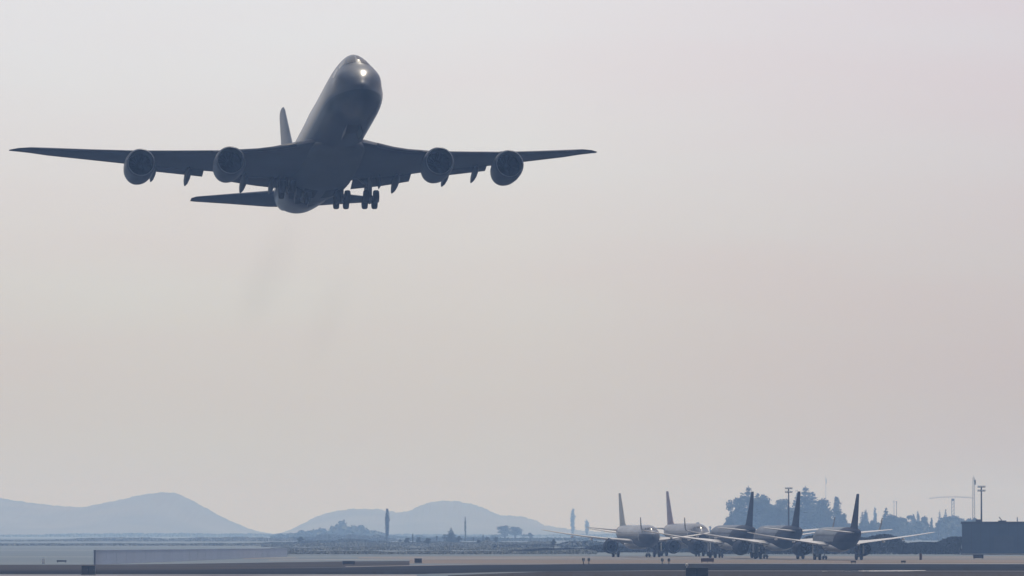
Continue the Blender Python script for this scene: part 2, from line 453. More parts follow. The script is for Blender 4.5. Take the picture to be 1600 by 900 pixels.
def proto_tree(kind, seed):
    """unit tree 10 m tall: returns (trunk MB, crown MB)"""
    r = np.random.default_rng(seed)
    tr = MB(); lobes = []
    if kind == 'poplar':
        tr.tube((0, 0, 0), (0, 0, 5), .16, .1); tr.tube((0, 0, 5), (0, 0, 9.4), .1, .02)
        for k in range(11):
            z = 1.6 + k * .75
            w = .62 * math.sin(math.pi * min(1, (z - .6) / 9.6)) ** .6 * r.uniform(.75, 1.15)
            lobes.append((r.normal() * .06, r.normal() * .06, z, w, w, .75))
            tr.tube((0, 0, z - .5), (r.normal() * .3, r.normal() * .3, z + .3), .05, .01, 5)
        return tr, leaf_cloud(lobes, 1300, .18, seed)
    if kind == 'conifer':
        tr.tube((0, 0, 0), (0, 0, 9.8), .2, .02)
        for k in range(12):
            z = 1.2 + k * .72
            w = (10.3 - z) * .23 * r.uniform(.75, 1.2)
            for q in range(4):
                t = q * 1.57 + r.uniform(0, 1)
                lobes.append((math.cos(t) * w * .55, math.sin(t) * w * .55, z + r.normal() * .1, w * .55, w * .55, .38))
                tr.tube((0, 0, z), (math.cos(t) * w * .8, math.sin(t) * w * .8, z + .1), .05, .01, 5)
        return tr, leaf_cloud(lobes, 2400, .19, seed)
    if kind == 'gum':           # loose open crown on forked limbs
        tr.tube((0, 0, 0), (.1, 0, 3), .24, .16)
        for k in range(9):
            t = r.uniform(0, 6.28); h = r.uniform(5.0, 9.0); d = r.uniform(.5, 2.3) * (1 - abs(h - 6.5) / 6)
            p = Vector((math.cos(t) * d, math.sin(t) * d, h))
            mid = Vector((p.x * .45, p.y * .45, 2.6 + (h - 2.6) * .55))
            tr.tube((.1, 0, 2.4), mid, .12, .08, 6); tr.tube(mid, p, .08, .02, 6)
            s = r.uniform(.65, 1.15)
            lobes.append((p.x, p.y, p.z, s, s, s * .85))
            lobes.append((mid.x * 1.5, mid.y * 1.5, mid.z + .3, s * .6, s * .6, s * .5))
        return tr, leaf_cloud(lobes, 1700, .19, seed)
    if kind == 'broad':         # dense, wide, rounded
        tr.tube((0, 0, 0), (0, 0, 3.2), .34, .25)
        for k in range(16):
            t = r.uniform(0, 6.28); d = abs(r.normal()) * 1.7; h = 9.0 - d * 1.0 - r.uniform(0, 4.8)
            p = Vector((math.cos(t) * d, math.sin(t) * d, max(1.8, h)))
            tr.tube((0, 0, 2.2), p, .12, .02, 6)
            s = r.uniform(.9, 1.6)
            lobes.append((p.x, p.y, p.z, s, s, s * .8))
        return tr, leaf_cloud(lobes, 3400, .24, seed)

PROTO = {}
for kind, n in (('poplar', 3), ('conifer', 3), ('gum', 4), ('broad', 3)):
    for k in range(n):
        t, c = proto_tree(kind, 20 + 7 * k + len(kind))
        PROTO[(kind, k)] = [t, c, None]

def tree(name, kind, var, px, top, Y, wide, label, group, rz=None, leaf='leaf'):
    """a tree standing at Y metres, its top at picture height `top`; wide = crown width against the prototype's"""
    pr = PROTO[(kind, var)]
    h = gz(top, Y)
    root = empty(name, label, 'tree', (gx(px, Y), Y, 0), random.uniform(0, 6.28) if rz is None else rz, group)
    if pr[2] is None:
        a = pr[0].build('trunk', M['bark'], None, True); b = pr[1].build('crown', M['leaf'])
        pr[2] = (a.data, b.data)
        a.parent = root; b.parent = root
    else:
        a = bpy.data.objects.new('trunk', pr[2][0]); b = bpy.data.objects.new('crown', pr[2][1])
        for o in (a, b): sc.collection.objects.link(o); o.parent = root
    s = h / 10.0
    wide *= {'poplar': 1.25, 'conifer': 1.5, 'gum': 1.55, 'broad': 1.6}[kind]
    root.scale = (s * wide, s * wide, s * {'poplar': 1.0, 'conifer': 1.0, 'gum': 1.03, 'broad': 1.04}[kind])
    return root

GR = 'trees standing behind the parked airliners'
T = [
 # kind var px top Y wide label
 ('gum', 0, 1146, 772, 2350, .62, 'spindly open gum tree with see-through crown at the outer edge of the tall clump'),
 ('broad', 1, 1139, 806, 2300, .7, 'low rounded tree at the foot of the spindly gum, nearest the second airliner tail'),
 ('conifer', 0, 1158, 768, 2420, .9, 'narrow pointed tree between the spindly gum and the tallest tree of the clump'),
 ('conifer', 1, 1169, 757, 2400, 1.45, 'tallest pointed tree behind the third airliner tail'),
 ('conifer', 2, 1183, 768, 2440, 1.1, 'slim dark tree just beside the tallest pointed tree'),
 ('broad', 0, 1192, 772, 2380, .8, 'full rounded tree above the fourth airliner fuselage'),
 ('broad', 2, 1206, 784, 2360, .75, 'lower bushy tree filling the dip between the two tall clumps'),
 ('gum', 1, 1217, 776, 2330, .55, 'ragged gum tree with brownish top beside the floodlight mast'),
 ('gum', 2, 1228, 770, 2410, .6, 'open tree right behind the floodlight mast near the airliner tails'),
 ('conifer', 0, 1246, 764, 2430, 1.0, 'slim tree between the floodlight mast and the broadest conifer'),
 ('conifer', 1, 1258, 757, 2400, 1.6, 'broadest tall conifer behind the fourth airliner tail'),
 ('conifer', 2, 1270, 766, 2450, 1.5, 'conifer leaning on the shoulder of the broadest tall one'),
 ('broad', 1, 1283, 778, 2380, .75, 'rounded tree stepping down from the tall conifers to the gap'),
 ('broad', 2, 1290, 795, 2340, .6, 'low tree at the end of the tall clump before the lone poplar'),
 ('poplar', 0, 1307, 774, 2420, 1.35, 'lone poplar standing in the gap before the nearest airliner tail'),
 ('broad', 0, 1318, 800, 2360, .5, 'small rounded tree at the foot of the lone poplar'),
 ('conifer', 2, 1347, 798, 2500, .8, 'short conifer just past the nearest airliner tail'),
 ('poplar', 1, 1352, 795, 2650, 1.1, 'thin pale poplar behind the short conifer past the nearest tail'),
 ('broad', 1, 1362, 812, 2500, .55, 'low bushy tree beyond the short conifer above the far wing'),
 ('poplar', 2, 1367, 792, 3000, .8, 'faint thin poplar rising alone out of low trees above the far wing'),
 ('conifer', 1, 1384, 791, 2450, 1.0, 'dark broad conifer above the middle of the far wing'),
 ('broad', 2, 1395, 800, 2500, .8, 'rounded tree beside the twin bare poles'),
 ('broad', 0, 1408, 806, 2550, .7, 'rounded tree between the twin bare poles and the wing tip'),
 ('gum', 3, 1421, 803, 2700, .6, 'loose pale tree above the outer part of the far wing'),
 ('poplar', 0, 1427, 802, 2650, .9, 'thin poplar above the outer part of the far wing'),
 ('poplar', 1, 1434, 797, 2900, .8, 'faint slim poplar above the far wing tip'),
 ('broad', 1, 1443, 806, 2550, .65, 'dark rounded tree above the far wing tip'),
 ('poplar', 2, 1455, 808, 2500, .9, 'dark poplar that closes the tree row at the clear gap'),
 ('conifer', 0, 1468, 796, 2900, .55, 'slim tree on the crane side of the clear gap'),
 ('conifer', 2, 1477, 794, 2800, .6, 'second slim tree on the crane side of the clear gap'),
 ('broad', 0, 1489, 803, 2750, .75, 'round tree standing in front of the tower crane mast'),
 ('broad', 2, 1501, 807, 2850, .7, 'round tree between the tower crane and the big shed'),
 ('broad', 1, 1512, 810, 2900, .6, 'low crown peeping over the near corner of the big shed roof'),
 ('gum', 1, 1466, 812, 2400, .6, 'low ragged tree below the tower crane jib end'),
]
for i, (kind, var, px, top, Y, wide, lab) in enumerate(T):
    Y *= 1.55
    nm = {'poplar': 'poplar_tree', 'conifer': 'conifer_tree', 'gum': 'gum_tree', 'broad': 'broadleaf_tree'}[kind]
    tree(nm, kind, var, px, top, Y, wide, lab, GR)

GL = 'trees fading into the haze before the hills'
T2 = [
 ('poplar', 0, 605, 793, 3300, .95, 'tall thin cypress-like poplar standing alone before the hills'),
 ('broad', 0, 532, 819, 3500, 1.1, 'big rounded tree with the highest crown of the mass below the hill saddle'),
 ('broad', 1, 556, 822, 3600, 1.0, 'rounded tree on the shoulder of the big rounded crown'),
 ('broad', 2, 578, 830, 3500, .9, 'lower rounded tree on the poplar side of the round mass'),
 ('broad', 0, 510, 828, 3700, .9, 'rounded tree on the far flank of the round mass'),
 ('broad', 1, 486, 834, 3800, .9, 'flat low tree where the round mass tails off'),
 ('poplar', 1, 645, 833, 3300, .9, 'short thin poplar in the hazy row past the tall one'),
 ('broad', 2, 655, 838, 3300, .7, 'small round tree in the hazy row past the tall poplar'),
 ('broad', 0, 625, 842, 3200, .6, 'lowest small tree beside the tall thin poplar'),
 ('gum', 0, 683, 836, 3400, .55, 'thin loose tree before the hollow of the second hill'),
 ('conifer', 0, 705, 823, 2900, 1.5, 'hazy conifer under the top of the second hill'),
 ('poplar', 2, 727, 807, 3500, .55, 'very thin tall poplar under the top of the second hill'),
 ('broad', 1, 720, 846, 3000, .7, 'low tree at the foot of the very thin tall poplar'),
 ('gum', 1, 740, 838, 3300, .5, 'small loose tree between the thin poplar and the squat one'),
 ('broad', 2, 761, 838, 3000, .7, 'squat tree halfway between the very thin poplar and the hazy broad pair'),
 ('broad', 0, 789, 820, 4600, 1.5, 'broad hazy tree, nearer the thin poplars of the pair below the hill end'),
 ('broad', 2, 805, 821, 4700, 1.5, 'broad hazy tree, nearer the airliner wing tip of the pair below the hill end'),
 ('broad', 1, 828, 832, 4300, 1.2, 'low hazy tree under the outermost tip of the long airliner wing'),
 ('broad', 2, 637, 839, 2900, .9, 'small bushy crown just past the tall lone poplar, nearer the camera than its row'),
 ('broad', 0, 668, 840, 2800, 1.1, 'wide low crown halfway between the tall lone poplar and the hazy conifer'),
 ('gum', 3, 694, 834, 3600, .8, 'loose hazy crown touching the hazy conifer on its poplar side'),
 ('broad', 1, 717, 837, 3300, .9, 'round hazy crown touching the hazy conifer on its airliner side'),
 ('broad', 2, 748, 842, 2800, .9, 'low round crown beside the squat tree, on the poplar side'),
 ('conifer', 1, 755, 834, 3900, .9, 'faint pointed tree behind the squat tree'),
 ('broad', 0, 775, 838, 3400, .9, 'low round crown at the foot of the hazy broad pair'),
 ('broad', 1, 470, 838, 3300, 1.2, 'low flat crown at the end of the long wall'),
 ('poplar', 0, 895, 793, 4600, 1.1, 'pale tall poplar in the open sky beyond the airliner wing tips'),
 ('poplar', 1, 917, 811, 4600, 1.6, 'pale shorter broader poplar beside the tall pale one'),
 ('gum', 2, 1090, 812, 2900, .45, 'small bush-like tree top peeping over the second airliner nose'),
 ('gum', 3, 1110, 821, 2800, .4, 'tiny tree top between the second airliner nose and the tall clump'),
 ('broad', 1, 865, 842, 2500, .8, 'low round tree under the outer wing of the first airliner'),
 ('broad', 2, 885, 840, 2450, .9, 'broad low tree before the engine of the first airliner'),
]
for (kind, var, px, top, Y, wide, lab) in T2:
    if px > 880 or 480 < px < 590: Y *= 1.45
    elif top >= 833: Y *= .82
    nm = {'poplar': 'poplar_tree', 'conifer': 'conifer_tree', 'gum': 'gum_tree', 'broad': 'broadleaf_tree'}[kind]
    tree(nm, kind, var, px, top, Y, wide, lab, GL)

def belt(name, segs, Y, depth, dens, size, seed, m):
    """an unbroken belt of scrub or far-off wood: leaf clumps under an uneven outline"""
    r = np.random.default_rng(seed)
    px = [q[0] for q in segs]; py = [q[1] for q in segs]
    x0, x1 = gx(px[0], Y), gx(px[-1], Y)
    n = int((x1 - x0) * dens)
    ph = r.uniform(0, 6.28, 6)
    x = r.uniform(x0, x1, n)
    top = np.maximum(.5, H + (HORIZON - np.interp(800 + x / Y * F, px, py)) / F * Y)
    bumps = 1 + .16 * np.sin(x / 2.6 + ph[0]) + .2 * np.sin(x / 6.3 + ph[1]) * np.sin(x / 17 + ph[3]) + .12 * np.sin(x / 1.3 + ph[2])
    z = top * bumps * r.uniform(0, 1, n) ** .7
    c = np.stack([x, Y + r.uniform(-.5, .5, n) * depth, z], 1)
    sz = (size * r.uniform(.5, 1.4, n))[:, None]
    nr = r.normal(size=(n, 3)) + np.array([0, -.6, .6]); nr /= np.linalg.norm(nr, axis=1)[:, None]
    a = np.cross(nr, r.normal(size=(n, 3))); a /= np.linalg.norm(a, axis=1)[:, None]
    e = np.cross(nr, a)
    v = np.stack([c + a * sz, c + e * sz * .8, c - a * sz * .9, c - e * sz * .7], 1).reshape(-1, 3)
    me = bpy.data.meshes.new(name)
    me.vertices.add(4 * n); me.vertices.foreach_set('co', v.ravel())
    me.loops.add(4 * n); me.loops.foreach_set('vertex_index', np.arange(4 * n, dtype=np.int32))
    me.polygons.add(n); me.polygons.foreach_set('loop_start', np.arange(0, 4 * n, 4, dtype=np.int32))
    me.update(calc_edges=True)
    me.materials.append(M[m])
    o = bpy.data.objects.new(name, me); sc.collection.objects.link(o)
    return tag(o, kind='stuff')

belt('scrub_belt', [(1100, 847), (1140, 844), (1300, 842), (1380, 843), (1440, 846), (1502, 845)], 1460, 40, 900, .20, 3, 'scrub')
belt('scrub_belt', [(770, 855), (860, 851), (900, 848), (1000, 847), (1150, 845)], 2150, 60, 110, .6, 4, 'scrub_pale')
belt('scrub_belt', [(800, 863), (860, 857), (930, 855), (1100, 853)], 1600, 40, 600, .2, 17, 'scrub')
belt('far_wood', [(640, 848), (700, 846), (800, 848), (850, 843), (1000, 842), (1120, 834), (1135, 815), (1160, 800), (1200, 795), (1230, 800), (1290, 800), (1315, 816), (1335, 824), (1365, 824), (1380, 812), (1410, 816), (1452, 819), (1462, 829), (1473, 818), (1500, 814), (1530, 820)], 3950, 70, 50, 1.4, 5, 'leaf')
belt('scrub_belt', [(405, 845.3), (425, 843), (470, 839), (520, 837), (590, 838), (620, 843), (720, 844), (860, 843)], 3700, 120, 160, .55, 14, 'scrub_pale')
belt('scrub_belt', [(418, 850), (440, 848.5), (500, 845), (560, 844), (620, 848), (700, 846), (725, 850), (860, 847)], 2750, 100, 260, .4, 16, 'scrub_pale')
belt('scrub_belt', [(425, 852.5), (450, 850.5), (500, 849), (560, 848), (640, 849.5), (705, 847), (745, 849), (762, 846), (772, 849), (860, 847)], 2300, 200, 420, .30, 15, 'scrub_hazed')
belt('scrub_belt', [(436, 859.5), (470, 857), (560, 855), (640, 857), (705, 853), (745, 856), (762, 852), (772, 856), (860, 855)], 1820, 140, 480, .24, 18, 'scrub_hazed')
belt('scrub_belt', [(440, 866.5), (480, 864), (560, 862.5), (660, 863), (780, 862), (860, 861), (930, 860)], 1480, 70, 520, .20, 19, 'scrub_hazed')
belt('far_wood', [(-60, 849), (60, 848), (95, 843), (180, 841), (260, 842), (340, 840.5), (430, 841), (470, 843)], 3600, 160, 150, .5, 21, 'scrub_hazed')
belt('far_wood', [(-60, 853.5), (60, 854), (140, 850), (240, 851), (330, 849.5), (440, 850), (455, 852)], 2450, 120, 240, .33, 22, 'scrub_hazed')
belt('far_wood', [(-60, 846), (70, 845), (78, 836.5), (250, 835), (330, 836), (420, 836), (520, 836), (800, 838), (1100, 836)], 7400, 240, 22, 2.2, 6, 'leaf')
belt('far_wood', [(425, 840), (445, 836), (475, 833), (500, 829), (513, 826), (521, 821), (533, 818.5), (545, 820), (560, 823), (575, 827), (588, 833), (600, 837), (640, 842), (655, 838), (668, 843), (690, 842), (705, 834), (716, 842), (755, 844), (762, 841), (772, 846)], 5100, 90, 24, 1.7, 7, 'leaf')

# ------------------------------------------------------------------ buildings, wall, masts, crane
def shed():
    Y = 1420
    x0 = gx(1502.5, Y); x1 = x0 + 62; h = gz(815, Y); d = 30
    root = empty('shed', 'large dark blue-grey windowless shed with flat roof at the edge of the airfield', 'building', (x0, Y, 0), R(-4.7))
    w = x1 - x0
    MB().box(0, w, 0, d, 0, h - .5).build('wall', M['shed'], root)
    rf = MB().box(-.25, w + .25, -.25, d + .25, h - .5, h).build('roof', M['shed_trim'], root)
    for k in range(3):
        MB().box(3 + k * 14, 4.2 + k * 14, 6, 7.2, h + .002, h + .5).build('roof_vent', M['steel_dark'], rf)
    MB().tube((9.0, 4, h), (8.2, 4, h + 1.0), .1, .1, 6).box(8.0, 9.8, 3.7, 4.3, h + .001, h + .25).build('roof_hood', M['steel_dark'], rf)
    ribs = MB()
    for k in range(1, 30): ribs.box(k * 2.05, k * 2.05 + .10, -.05, -.003, .35, h - .55)
    ribs.build('cladding_ribs', M['shed_trim'], root)
    for k, xx in enumerate((7.0, 21.0, 36.0)):
        dr = MB().box(xx, xx + 4.4, -.10, -.052, .02, 4.2).build('door', M['shed_door'], root)
        MB().box(xx + 4.0, xx + 4.15, -.16, -.101, 1.0, 1.25).build('handle', M['steel_dark'], dr)
    MB().box(0, w, -.12, -.004, .0, .33).build('plinth', M['concrete'], root)
shed()

M['wall_paint'] = mat('wall_paint', (.28, .34, .46), .8, noise=.07, scale=.1)
def blast_wall():
    a = Vector((*ground_at(150, 882.5), 0)); b = Vector((*ground_at(449, 869.5), 0))
    d = b - a; L = d.length; ang = math.atan2(d.y, d.x)
    root = empty('perimeter_wall', 'long low blue-grey wall running away across the hazy field below the first hill', 'wall', a, ang)
    h = 2.15
    h1 = 1.6      # the ground rises along it, so it stands lower at its far end
    def taper(x0, x1, y0, y1, a0, b0, a1, b1):
        v = [(x0, y0, a0), (x0, y1, a0), (x0, y1, b0), (x0, y0, b0), (x1, y0, a1), (x1, y1, a1), (x1, y1, b1), (x1, y0, b1)]
        return MB().add(v, [(0, 3, 2, 1), (4, 5, 6, 7), (0, 4, 7, 3), (1, 2, 6, 5), (3, 7, 6, 2), (0, 1, 5, 4)])
    taper(0, L, 0, .3, 0, h, 0, h1).build('wall_panel', M['wall_paint'], root)
    taper(-.05, L + .05, -.05, .35, h + .002, h + .12, h1 + .002, h1 + .12).build('coping', M['wall_paint'], root)
    n = 24
    p = MB()
    for k in range(n + 1): p.box(k * L / n - .2, k * L / n + .2, -.02, -.003, 0, h + (h1 - h) * k / n - .03)
    p.build('buttresses', M['wall_paint'], root)
blast_wall()

def light_mast(px, top, Y, label):
    h = gz(top, Y)
    root = empty('floodlight_mast', label, 'floodlight mast', (gx(px, Y), Y, 0), 0, 'floodlight masts on the airfield')
    MB().tube((0, 0, 0), (0, 0, h - .3), .26, .16, 10).box(-.5, .5, -.5, .5, 0, .35).build('pole', M['steel_dark'], root)
    for k in range(2):
        z = h - .25 - k * .95
        MB().box(-.95, .95, -.14, .14, z - .12, z).box(-.06, .06, -.5, .5, z - .2, z - .122).build('crossarm', M['steel_dark'], root)
        for j in range(5):
            lm = MB().box(-.9 + j * .4, -.62 + j * .4, -.42, -.145, z - .02, z + .32).build('floodlight', M['steel_dark'], root)
            MB().box(-.87 + j * .4, -.65 + j * .4, -.44, -.423, z + .02, z + .29).build('lens', M['lamp'], lm)
light_mast(1232, 762, 1650, 'floodlight mast rising out of the tall trees between the airliner tails')
light_mast(1533, 759.5, 1560, 'dark floodlight mast standing over the flat roof of the big shed')

def lattice_mast(px, top, Y, w, label, name='antenna_mast'):
    h = gz(top, Y)
    root = empty(name, label, 'mast', (gx(px, Y), Y, 0))
    b = MB()
    c = [(-w, -w), (w, -w), (w, w), (-w, w)]
    n = int(h / (w * 3.2))
    for (x, y) in c: b.tube((x, y, 0), (x * .55, y * .55, h * .96), .07, .05, 5)
    for k in range(n):
        z0, z1 = h * .96 * k / n, h * .96 * (k + 1) / n
        s0, s1 = 1 - .45 * k / n, 1 - .45 * (k + 1) / n
        for q in range(4):
            p, r_ = c[q], c[(q + 1) % 4]
            b.tube((p[0] * s0, p[1] * s0, z0), (r_[0] * s1, r_[1] * s1, z1), .045, .045, 4)
            b.tube((p[0] * s1, p[1] * s1, z1), (r_[0] * s1, r_[1] * s1, z1), .045, .045, 4)
    b.build('lattice', M['steel'], root)
    MB().tube((0, 0, h * .95), (0, 0, h), .06, .03, 6).build('whip_aerial', M['steel'], root)
    MB().box(.2, .85, -.15, .15, h * .86, h * .93).build('antenna_box', M['steel'], root)
lattice_mast(1521, 742, 2500, .55, 'thin lattice mast, tallest thing on the ground, between the crane and floodlight mast')
lattice_mast(1290, 742, 6600, .5, 'faint hair-thin lattice mast above the tall clump of trees')

def bare_pole(px, top, Y, label, arm=True):
    h = gz(top, Y)
    root = empty('utility_pole', label, 'pole', (gx(px, Y), Y, 0), 0, 'bare poles among the trees')
    MB().tube((0, 0, 0), (0, 0, h), .26, .15, 8).build('pole', M['steel_dark'], root)
    if arm: MB().box(-.75, .75, -.08, .08, h - .55, h - .38).box(-.6, .6, -.081, .079, h - 1.4, h - 1.25).build('crossarm', M['steel_dark'], root)
bare_pole(1400.5, 783, 4050, 'bare dark pole, the nearer of the twin poles among the trees over the far wing')
bare_pole(1396.5, 782, 4900, 'bare thin pole, the fainter of the twin poles among the trees over the far wing')
bare_pole(1589, 808, 2100, 'short pole sticking up behind the shed roof close to the picture edge', False)

def crane():
    Y = 4200
    h = gz(779, Y)
    root = empty('tower_crane', 'pale hazy tower crane with long level jib over the trees beside the shed', 'crane', (gx(1488.5, Y), Y, 0))
    b = MB(); w = .8
    for (x, y) in ((-w, -w), (w, -w), (w, w), (-w, w)): b.tube((x, y, 0), (x, y, h), .16, .16, 5)
    n = 12
    for k in range(n):
        z0, z1 = h * k / n, h * (k + 1) / n
        for s in (-w, w):
            b.tube((-w, s, z0), (w, s, z1), .1, .1, 4); b.tube((s, -w, z0), (s, w, z1), .1, .1, 4)
    b.build('mast', M['steel'], root)
    xl, xr = gx(1452, Y) - gx(1488.5, Y), gx(1520, Y) - gx(1488.5, Y)
    def jib(x0, x1, name):
        j = MB(); n = 10
        sag = lambda x: h + .9 - .0045 * x * x
        for s in (-.5, .5):
            for k in range(n):
                xa, xb = x0 + (x1 - x0) * k / n, x0 + (x1 - x0) * (k + 1) / n
                j.tube((xa, s, sag(xa)), (xb, s, sag(xb)), .12, .12, 4)
                j.tube((xa, s, sag(xa)), ((xa + xb) / 2, 0, sag((xa + xb) / 2) + .8), .07, .07, 4)
                j.tube(((xa + xb) / 2, 0, sag((xa + xb) / 2) + .8), (xb, s, sag(xb)), .07, .07, 4)
        return j.build(name, M['steel'], root)
    jib(.0, xl, 'jib'); jib(.0, xr, 'jib')
    MB().box(-.9, .9, -.9, .9, h - 1.6, h - .1).build('cab', M['steel'], root)
crane()

# ------------------------------------------------------------------ airframe building blocks
def smooth_interp(xs, ys, x):
    """monotone cubic through the stations"""
    xs = np.asarray(xs, float); ys = np.asarray(ys, float)
    d = np.diff(ys) / np.diff(xs)
    m = np.zeros_like(ys); m[0], m[-1] = d[0], d[-1]
    for i in range(1, len(ys) - 1):
        m[i] = 0 if d[i - 1] * d[i] <= 0 else 2 * d[i - 1] * d[i] / (d[i - 1] + d[i])
    k = np.clip(np.searchsorted(xs, x) - 1, 0, len(xs) - 2)
    h = xs[k + 1] - xs[k]; t = (x - xs[k]) / h
    return ((1 + 2 * t) * (1 - t) ** 2 * ys[k] + t * (1 - t) ** 2 * h * m[k] + t * t * (3 - 2 * t) * ys[k + 1] + t * t * (t - 1) * h * m[k + 1])

class Hull:
    """stations: x, half width, top z, bottom z, z of greatest width, pinch of the upper lobe"""
    def __init__(s, st): s.st = np.array(st, float)
    def p(s, x): return [float(smooth_interp(s.st[:, 0], s.st[:, i], x)) for i in range(1, 6)]
    def pt(s, x, th, off=0.0):
        w, zt, zb, zm, k = s.p(x)
        c, sn = math.cos(th), math.sin(th)
        y = (w + off) * sn * (1 - k * max(0, c) ** 1.3)
        z = zm + ((zt - zm) if c > 0 else (zm - zb)) * c + off * c
        return (x, y, z)
    def body(s, n_x=110, n_t=48):
        x0, x1 = s.st[0, 0], s.st[-1, 0]
        u = np.linspace(0, 1, n_x)
        xs = x0 + (x1 - x0) * np.where(u < .35, (u / .35) ** 1.8 * .22, .22 + (u - .35) / .65 * .78)
        b = MB(); v, f = [], []
        for x in xs:
            for k in range(n_t): v.append(s.pt(float(x), 2 * math.pi * k / n_t))
        for i in range(n_x - 1):
            for k in range(n_t): f.append((i * n_t + k, i * n_t + (k + 1) % n_t, (i + 1) * n_t + (k + 1) % n_t, (i + 1) * n_t + k))
        f.append(tuple(range(n_t))[::-1]); f.append(tuple((n_x - 1) * n_t + k for k in range(n_t)))
        return b.add(v, f)
    def patch(s, x0, x1, t0, t1, off=.02, nx=6, nt=6, skew=0.0):
        v = [s.pt(x0 + (x1 - x0) * i / nx + skew * (t0 + (t1 - t0) * k / nt), t0 + (t1 - t0) * k / nt, off) for i in range(nx + 1) for k in range(nt + 1)]
        f = [(i * (nt + 1) + k, i * (nt + 1) + k + 1, (i + 1) * (nt + 1) + k + 1, (i + 1) * (nt + 1) + k) for i in range(nx) for k in range(nt)]
        return MB().add(v, f)

FOIL = [(0, 0), (.015, .30), (.06, .62), (.16, .92), (.32, 1.0), (.5, .88), (.7, .58), (.87, .26), (1, .02)]
def aero_surface(stations, side, vertical=False):
    """stations: (span, x of leading edge, chord, z, thickness ratio, twist deg); side +1/-1"""
    v, f = [], []
    ring = [(u, +w) for u, w in FOIL] + [(u, -w) for u, w in reversed(FOIL[1:-1])]
    ring = [(u, w * (1 if w > 0 else .75)) for u, w in ring]
    n = len(ring)
    for (sp, xl, c, z, tc_, tw) in stations:
        for (u, w) in ring:
            x = u * c; h = w * tc_ * c * .5
            a = R(tw)
            xx = x * math.cos(a) + h * math.sin(a); hh = h * math.cos(a) - x * math.sin(a)
            v.append((xl + xx, side * sp, z + hh) if not vertical else (xl + xx, hh, z))
    for i in range(len(stations) - 1):
        for k in range(n):
            q = (i * n + k, i * n + (k + 1) % n, (i + 1) * n + (k + 1) % n, (i + 1) * n + k)
            f.append(q if side > 0 else q[::-1])
    f.append(tuple(range(n))); f.append(tuple((len(stations) - 1) * n + k for k in range(n)))
    return MB().add(v, f)

def fix_normals(o):
    bm = bmesh.new(); bm.from_mesh(o.data)
    bmesh.ops.recalc_face_normals(bm, faces=bm.faces[:])
    bm.to_mesh(o.data); bm.free()
    return o

def interp_st(st, sp):
    a = np.array(st, float)
    return [float(np.interp(sp, a[:, 0], a[:, i])) for i in range(a.shape[1])]

def engine(root, c, r, L, mats, blades=18, pylon=None):
    """turbofan: intake centre at c, pointing to -X"""
    nac, lip, fan = mats
    outer = [(.0, r * .90), (.02 * L, r * .955), (.07 * L, r * .99), (.25 * L, r * 1.03), (.5 * L, r * 1.02), (.8 * L, r * .93), (L, r * .80), (L * .995, r * .77), (.8 * L, r * .80)]
    o = MB().lathe_x(outer, c, 32).build('engine', nac, root); fix_normals(shade_auto(o, 50))
    MB().lathe_x([(.0, r * .90), (-.012 * L, r * .875), (.0, r * .85), (.08 * L, r * .815), (.2 * L, r * .82), (.34 * L, r * .83)], c, 32).build('intake_lip', lip, o, True)
    fb = MB()
    hub = r * .24
    for k in range(blades):
        t0 = 2 * math.pi * k / blades; dt = 2 * math.pi / blades
        pts = []
        for rr, ph, xo in ((hub, 0, 0), (hub, dt * .9, .16 * r), (r * .825, dt * 1.25, .22 * r), (r * .825, dt * .45, .02 * r)):
            pts.append((c[0] + .30 * L + xo, c[1] + rr * math.cos(t0 + ph), c[2] + rr * math.sin(t0 + ph)))
        fb.add(pts, [(0, 1, 2, 3)])
    fb.lathe_x([(.355 * L, r * .825), (.36 * L, .01)], c, 24)
    fb.build('fan', fan, o)
    MB().lathe_x([(.20 * L, .01), (.22 * L, hub * .45), (.27 * L, hub * .85), (.33 * L, hub * 1.05)], c, 16).build('spinner', M['fan'], o, True)
    MB().lathe_x([(.8 * L, r * .79), (.9 * L, r * .66), (1.12 * L, r * .50), (1.2 * L, r * .44), (1.16 * L, r * .36), (1.3 * L, r * .22), (1.42 * L, .02)], c, 24).build('exhaust_cone', M['fan'], o, True)
    if pylon:
        xt, zt, xe, ze = pylon      # where it meets the wing's leading edge and where it ends under the wing
        w = r * .12
        v = []
        for s in (-w, w):
            v += [(c[0] + .12 * L, c[1] + s * .5, c[2] + r * .98), (xt, c[1] + s, zt + .12), (xe, c[1] + s, ze), (c[0] + 1.18 * L, c[1] + s, c[2] + r * .42), (c[0] + .75 * L, c[1] + s, c[2] + r * .88)]
        MB().add(v, [(0, 1, 2, 3, 4), (9, 8, 7, 6, 5), (0, 5, 6, 1), (1, 6, 7, 2), (2, 7, 8, 3), (3, 8, 9, 4), (4, 9, 5, 0)]).build('pylon', nac, o)
    return o

def wheel(parent, c, r, w):
    o = MB().lathe_y([(-w * .5, r * .62), (-w * .5, r * .86), (-w * .36, r * .97), (0, r), (w * .36, r * .97), (w * .5, r * .86), (w * .5, r * .62)], c, 20).build('wheel', M['rubber'], parent)
    return shade_auto(o, 40)

